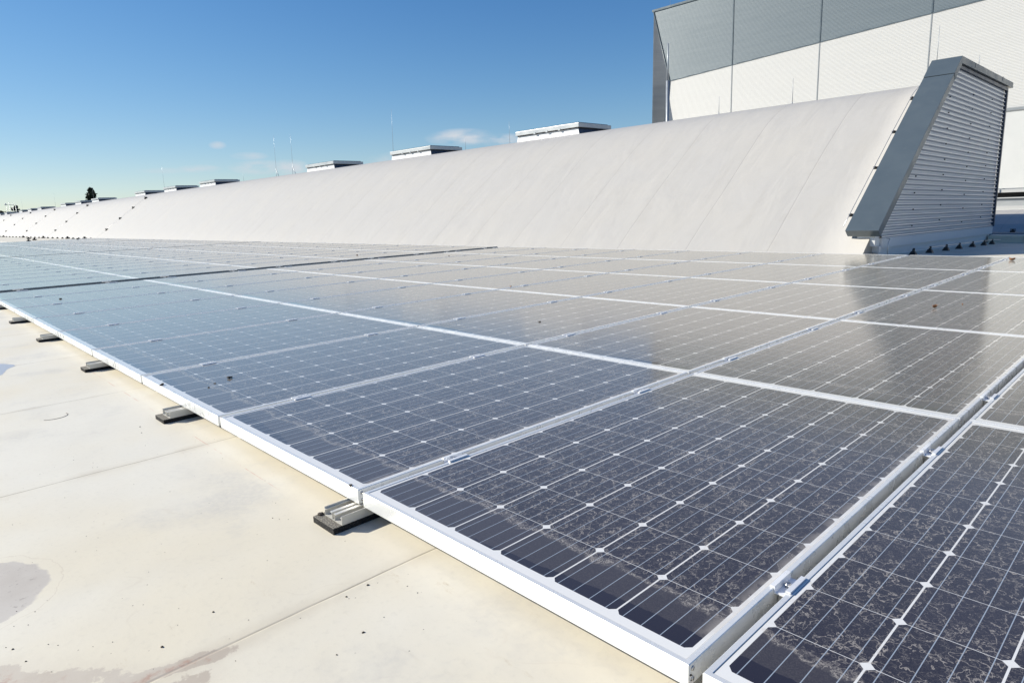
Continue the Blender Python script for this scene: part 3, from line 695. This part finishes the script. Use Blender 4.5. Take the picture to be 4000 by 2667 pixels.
# ------------------------------------------------------------------ rails and rubber pads
def rail_mesh(L_):
    k = MB(); t = .0018
    W_ = .046; H_ = .025
    k.box(-W_, W_, 0, L_, 0, t)
    for s in (-1, 1):
        a, b_ = sorted((s*W_, s*(W_-t))); k.box(a, b_, 0, L_, t, H_)
        a, b_ = sorted((s*(W_-t), s*(W_-.008))); k.box(a, b_, 0, L_, H_*.72, H_*.72+t)
        a, b_ = sorted((s*.005, s*(.005+t))); k.box(a, b_, 0, L_, t, .019)
        a, b_ = sorted((s*.005, s*.016)); k.box(a, b_, 0, L_, .019, .019+t)
    return k.mesh('mounting_rail', M['alu'])
RMh = rail_mesh(8.5)
def pad_meshes():
    k = MB(); k.box(-.055, .055, 0, .42, 0, .0165); a = k.mesh('rubber_pad', M['rubber'], .0012)
    k = MB(); k.box(-.0545, .0545, .0006, .4194, .0166, .0176); return a, k.mesh('ribbed_top', M['rubber_top'])
PM, PT = pad_meshes()
padx = [-.035, -1.437, -2.845, -4.29, -5.64, -7.05, -8.0, -9.45, 1.36, 2.75]
nm = ['beside the corner gap of the foreground panel', 'second from the foreground corner', 'third from the foreground corner', 'fourth from the foreground corner', 'fifth from the foreground corner at the left edge', 'sixth from the foreground corner', 'just before the first dark gap', 'just past the first dark gap', 'hidden under the foremost panel', 'hidden under the right-hand panels']
for i, px_ in enumerate(padx):
    a = bpy.data.objects.new('rubber_pad', None); a.location = (px_, -.094, ZG); link(a)
    tag(a, 'black rubber granulate pad under the rail, %s' % nm[i], 'rubber pad', 'rubber pads under the rails')
    link(bpy.data.objects.new('granulate_block', PM), a); link(bpy.data.objects.new('ribbed_top', PT), a)
    o = bpy.data.objects.new('mounting_rail', RMh); link(o); o.location = (px_+.010, -.068, ZG+.0178)
    tag(o, 'aluminium mounting rail under the panels, %s' % nm[i], 'rail', 'mounting rails under the panels')

# ------------------------------------------------------------------ stains, puddle
def blob(name, pts, z, mat, label, cat, jag=.006, seed=1, kind=None):
    r = random.Random(seed); out = []
    n_ = len(pts)
    for i in range(n_):
        p0, p1, p2, p3 = [Vector(pts[(i+d) % n_]) for d in (-1, 0, 1, 2)]
        for s in range(8):
            t = s/8
            q = .5*((2*p1)+(p2-p0)*t+(2*p0-5*p1+4*p2-p3)*t*t+(-p0+3*p1-3*p2+p3)*t**3)
            out.append((q.x+r.uniform(-jag, jag)*.5, q.y+r.uniform(-jag, jag)*.5, z))
    o = raw(name, out, [tuple(range(len(out)))], mat)
    if o.data.polygons[0].normal.z < 0: o.data.flip_normals()
    return tag(o, label, cat, kind=kind)
blob('small_puddle', [(-3.55, -.41), (-3.44, -.345), (-3.385, -.345), (-3.30, -.39), (-3.14, -.441), (-3.2, -.52), (-3.5, -.52)], ZG+.0004, M['shallow'], 'small shallow puddle reflecting blue sky at the left edge', 'puddle', .004, 5)
blob('far_puddle', [(-75, 3.6), (-60, 4.4), (-50, 5.0), (-44.2, 4.9), (-43.6, 4.2), (-44, 3.2), (-52, 1.8), (-75, 1)], ZG+.003, M['water'], 'long blue puddle on the roof beyond the last panels', 'puddle', .05, 6)
# cut weld marks on the membrane
def arc(name, cx_, cy_, r_, a0, a1, label):
    k = MB(); k.tube([(cx_+r_*math.cos(a0+(a1-a0)*i/14), cy_+r_*math.sin(a0+(a1-a0)*i/14), ZG+.0006) for i in range(15)], .0011, 5)
    tag(k.build(name, M['clump']), label, 'scratch')
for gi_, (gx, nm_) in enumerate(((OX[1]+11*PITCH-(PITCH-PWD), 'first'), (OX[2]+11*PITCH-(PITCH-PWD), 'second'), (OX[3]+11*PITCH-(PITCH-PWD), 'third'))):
    k = MB(); k.box(gx+.0005, gx+.004, .004, 5*ROW-.006, -.0385, -.0025)  # dark sheet added to put the shade of the end frame sides into colour
    tag(k.build('shade_strip', M['slate']), 'added dark strip for the shade on frame sides beyond the %s gap between panel blocks' % nm_, 'shade strip')
arc('membrane_cut', -1.90, -.39, .052, -.9, 1.9, 'curved cut mark in the membrane left of the second pad')
# ------------------------------------------------------------------ litter
def clump(name, mat, x_, y_, z_, r_, label, cat, seed, flat=.6, curl=False):
    rg = random.Random(seed); bm = bmesh.new()
    if curl:
        vs = []; n_ = 7
        for i in range(n_):
            for j in range(5):
                u = i/(n_-1)*2-1; v = j/4*2-1; wdt = math.sqrt(max(.02, 1-u*u*.95))
                vs.append(bm.verts.new((u*r_, v*r_*.62*wdt, r_*(.85*v*v+.35*u*u)+rg.uniform(-.05, .05)*r_)))
        for i in range(n_-1):
            for j in range(4): bm.faces.new((vs[i*5+j], vs[i*5+j+1], vs[(i+1)*5+j+1], vs[(i+1)*5+j]))
    else:
        for q in range(4):
            ret = bmesh.ops.create_icosphere(bm, subdivisions=2, radius=r_*rg.uniform(.45, .8))
            off = Vector((rg.uniform(-.6, .6)*r_, rg.uniform(-.6, .6)*r_, rg.uniform(.1, .5)*r_))
            for v in ret['verts']: v.co = Vector((v.co.x, v.co.y, v.co.z*flat))*rg.uniform(.75, 1.2)+off
    me = bpy.data.meshes.new(name); bm.to_mesh(me); bm.free(); me.materials.append(mat)
    o = bpy.data.objects.new(name, me); link(o); o.location = (x_, y_, z_); o.rotation_euler = (0, 0, rg.uniform(0, 6)); tag(o, label, cat)
    if curl:
        md = o.modifiers.new('solid', 'SOLIDIFY'); md.thickness = .0006
    return o
clump('dirt_clump', M['clump'], -1.616, .276, .0, .011, 'dark crumbly droppings on the third front-row panel from the corner', 'dirt clump', 1)
clump('dirt_clump', M['clump'], -1.574, .190, -.002, .005, 'tiny dark crumb between the droppings and the panel edge', 'dirt clump', 2)
clump('dirt_clump', M['clump'], -1.518, .143, -.002, .006, 'small dark crumb near the lower edge of the third front-row panel', 'dirt clump', 3)
clump('dirt_clump', M['clump'], -1.74, .012, .000, .010, 'little brown crumb on the white front frame edge', 'dirt clump', 12)
clump('dirt_clump', M['clump'], -.055, .006, .000, .006, 'mossy brown crumb at the frame corner above the foreground rail', 'dirt clump', 13)
clump('dirt_clump', M['clump'], 1.0055, .010, -.022, .0035, 'mossy dirt stuck on the corner side of the large foreground panel', 'dirt clump', 31)
clump('dirt_clump', M['clump'], 1.0055, .014, -.032, .003, 'lower smear of moss on the side of the large foreground panel', 'dirt clump', 32)
clump('dirt_clump', M['clump'], -1.470, 2.233, -.002, .007, 'round dark pellet in the middle of the second row', 'dirt clump', 4, .9)
clump('dirt_clump', M['clump'], -6.57, .453, -.002, .012, 'dark pellet on a pale blue front-row panel far left', 'dirt clump', 5, .9)
clump('dirt_clump', M['leaf'], -3.107, 3.533, -.002, .009, 'small brown pellet beside the frame in the third row', 'dirt clump', 6, .9)
clump('dry_leaf', M['leaf'], .323, 4.075, .0, .019, 'curled brown dry leaf lying on the dark reflection at right', 'leaf', 7, curl=True)
clump('dry_leaf', M['leaf'], .079, 7.88, .0, .026, 'reddish brown dry leaf on the back row at the right edge', 'leaf', 8, curl=True)
clump('leaf_scrap', M['leaf'], .419, 4.33, -.002, .006, 'tiny orange leaf scrap right of the curled leaf', 'leaf', 9, curl=True)
clump('dirt_clump', M['clump'], -.083, -.072, ZG+.0176, .010, 'crumbly earth lump on the end of the foreground rail and pad', 'dirt clump', 10)
clump('dirt_clump', M['leaf'], -9.4, 5.6, -.002, .018, 'brown spot of litter in the second block of panels', 'dirt clump', 14, .9)
clump('dirt_clump', M['leaf'], -7.3, 6.1, -.002, .010, 'brown fleck of litter in the fourth row of panels', 'dirt clump', 15, .9)
gravel = [(.433, -.257), (.399, -.015), (.291, -.159), (.455, -.328), (.296, -.216), (.032, -.754), (-.033, -.766), (.181, -.555), (.136, -.441), (-1.424, -.172), (-1.332, -.191), (.36, -.10), (.42, -.20),
          (-.30, -.80), (-.25, -.79), (-.21, -.77), (.02, -.70), (.09, -.62), (.33, -.47), (.22, -.40), (-.62, -.3), (-.2, -.16), (-.18, -.15)]
k = MB(); rg = random.Random(9)
for i, (gx, gy) in enumerate(gravel+[(rg.uniform(-1.2, .6), rg.uniform(-.85, -.05)) for _ in range(70)]):
    if gy > -.05: gy = -.1
    s_ = (.0042 if i < 11 else .0026)*rg.uniform(.5, 1.1) if i < len(gravel) else .0013*rg.uniform(.6, 1.4)
    pts = [(rg.uniform(.6, 1)*s_*math.cos(a)+gx, rg.uniform(.6, 1)*s_*math.sin(a)+gy, ZG+rg.uniform(0, .3)*s_) for a in [q*1.256 for q in range(5)]]
    k.add(pts+[(gx, gy, ZG+s_*.8), (gx, gy, ZG-.001)], [(q, (q+1) % 5, 5) for q in range(5)]+[((q+1) % 5, q, 6) for q in range(5)])
tag(k.build('grit', M['clump']), 'dark grit scattered over the cream membrane', 'grit', kind='stuff')

# ------------------------------------------------------------------ far things on the left
def conifer(x_, y_, z0, h, label, seed, spread=.20, group=None):
    t = empty('conifer', (x_, y_, z0), label, 'tree', group); rg = random.Random(seed)
    k = MB(); k.tube([(0, 0, 0), (.1, 0, h*.5), (0, 0, h*.97)], [h*.022, h*.014, h*.003], 7); k.build('trunk', M['bark'], t)
    vs = []; fs = []
    for lv in range(58):
        f = .22+.78*(lv/57)**.9; z = h*f; R_ = h*spread*(1-f)**.62*rg.uniform(.65, 1.12)+.12
        for q in range(9):
            a = rg.uniform(0, 6.283); rad = R_*rg.uniform(.75, 1.1)
            for s in range(13):
                u = (s+1)/13; cx_, cy_ = math.cos(a)*rad*u, math.sin(a)*rad*u; cz = z-rad*.28*u*u+rg.uniform(-.1, .1)
                for _ in range(2):
                    d = Vector((rg.gauss(0, 1), rg.gauss(0, 1), rg.gauss(0, .6))).normalized()*h*.018; e_ = d.cross(Vector((rg.gauss(0, 1), rg.gauss(0, 1), rg.gauss(0, 1)))).normalized()*h*.008
                    p = Vector((cx_, cy_, cz))+Vector((rg.gauss(0, .12), rg.gauss(0, .12), rg.gauss(0, .1)))
                    b0 = len(vs); vs += [tuple(p-d-e_), tuple(p+d-e_*.3), tuple(p+d*.8+e_), tuple(p-d*.6+e_)]; fs.append((b0, b0+1, b0+2, b0+3))
    raw('crown', vs, fs, M['conifer'], t)
conifer(-174.4, 36.3, -12, 20.6, 'dark conifer standing alone above the far ridge', 4, .20)
def bushtree(x_, y_, z0, h, R_, label, seed):
    t = empty('broadleaf_tree', (x_, y_, z0), label, 'tree'); rg = random.Random(seed)
    k = MB(); k.tube([(0, 0, 0), (.2, 0, h*.6)], [h*.03, h*.015], 7); k.build('trunk', M['bark'], t)
    vs = []; fs = []; cl = [(rg.gauss(0, R_*.6), rg.gauss(0, R_*.6), h*.86+rg.gauss(0, h*.035), rg.uniform(.3, .55)*R_) for _ in range(16)]
    for c in cl:
        for _ in range(260):
            d = Vector((rg.gauss(0, 1), rg.gauss(0, 1), rg.gauss(0, 1))).normalized(); p = Vector(c[:3])+d*c[3]*rg.uniform(.6, 1.05)
            a = Vector((rg.gauss(0, 1), rg.gauss(0, 1), rg.gauss(0, 1))).normalized()*.22; b_ = a.cross(d).normalized()*.16
            b0 = len(vs); vs += [tuple(p-a), tuple(p-b_), tuple(p+a), tuple(p+b_)]; fs.append((b0, b0+1, b0+2, b0+3))
    raw('crown', vs, fs, M['conifer'], t)
bushtree(-190, 21.6, -12, 17.3, 1.0, 'rounded dark tree at the extreme left skyline', 21)
bushtree(-190, 24.2, -12, 17.7, .9, 'small dark tree right of the distant steel mast frame', 22)
k = MB(); k.box(-186, -182, 8, 22.5, -12, 3.9); k.box(-186.2, -181.8, 8, 22.7, 3.9, 4.1); tag(k.build('far_building', M['slate_dark']), 'dark flat-roofed building at the far left skyline', 'building')
r_ = empty('mast_frame', (-178, 21.7, -12), 'distant steel frame of four thin masts at the left skyline', 'mast')
for i, dy in enumerate((-.75, -.2, .35, .85)):
    k = MB(); k.tube([(0, dy, 0), (0, dy, 18.0+.15*(i % 2))], .045, 6); k.build('pole', M['rod'], r_)
for zz in (17.7, 16.2):
    k = MB(); k.tube([(0, -.85, zz), (0, .6, zz-.1)], .05, 6); k.build('crossbar', M['rod'], r_)
k = MB(); k.tube([(0, -1.0, 17.6), (0, -.8, 17.9)], .14, 8); k.build('lamp_head', M['white_sheet'], r_)
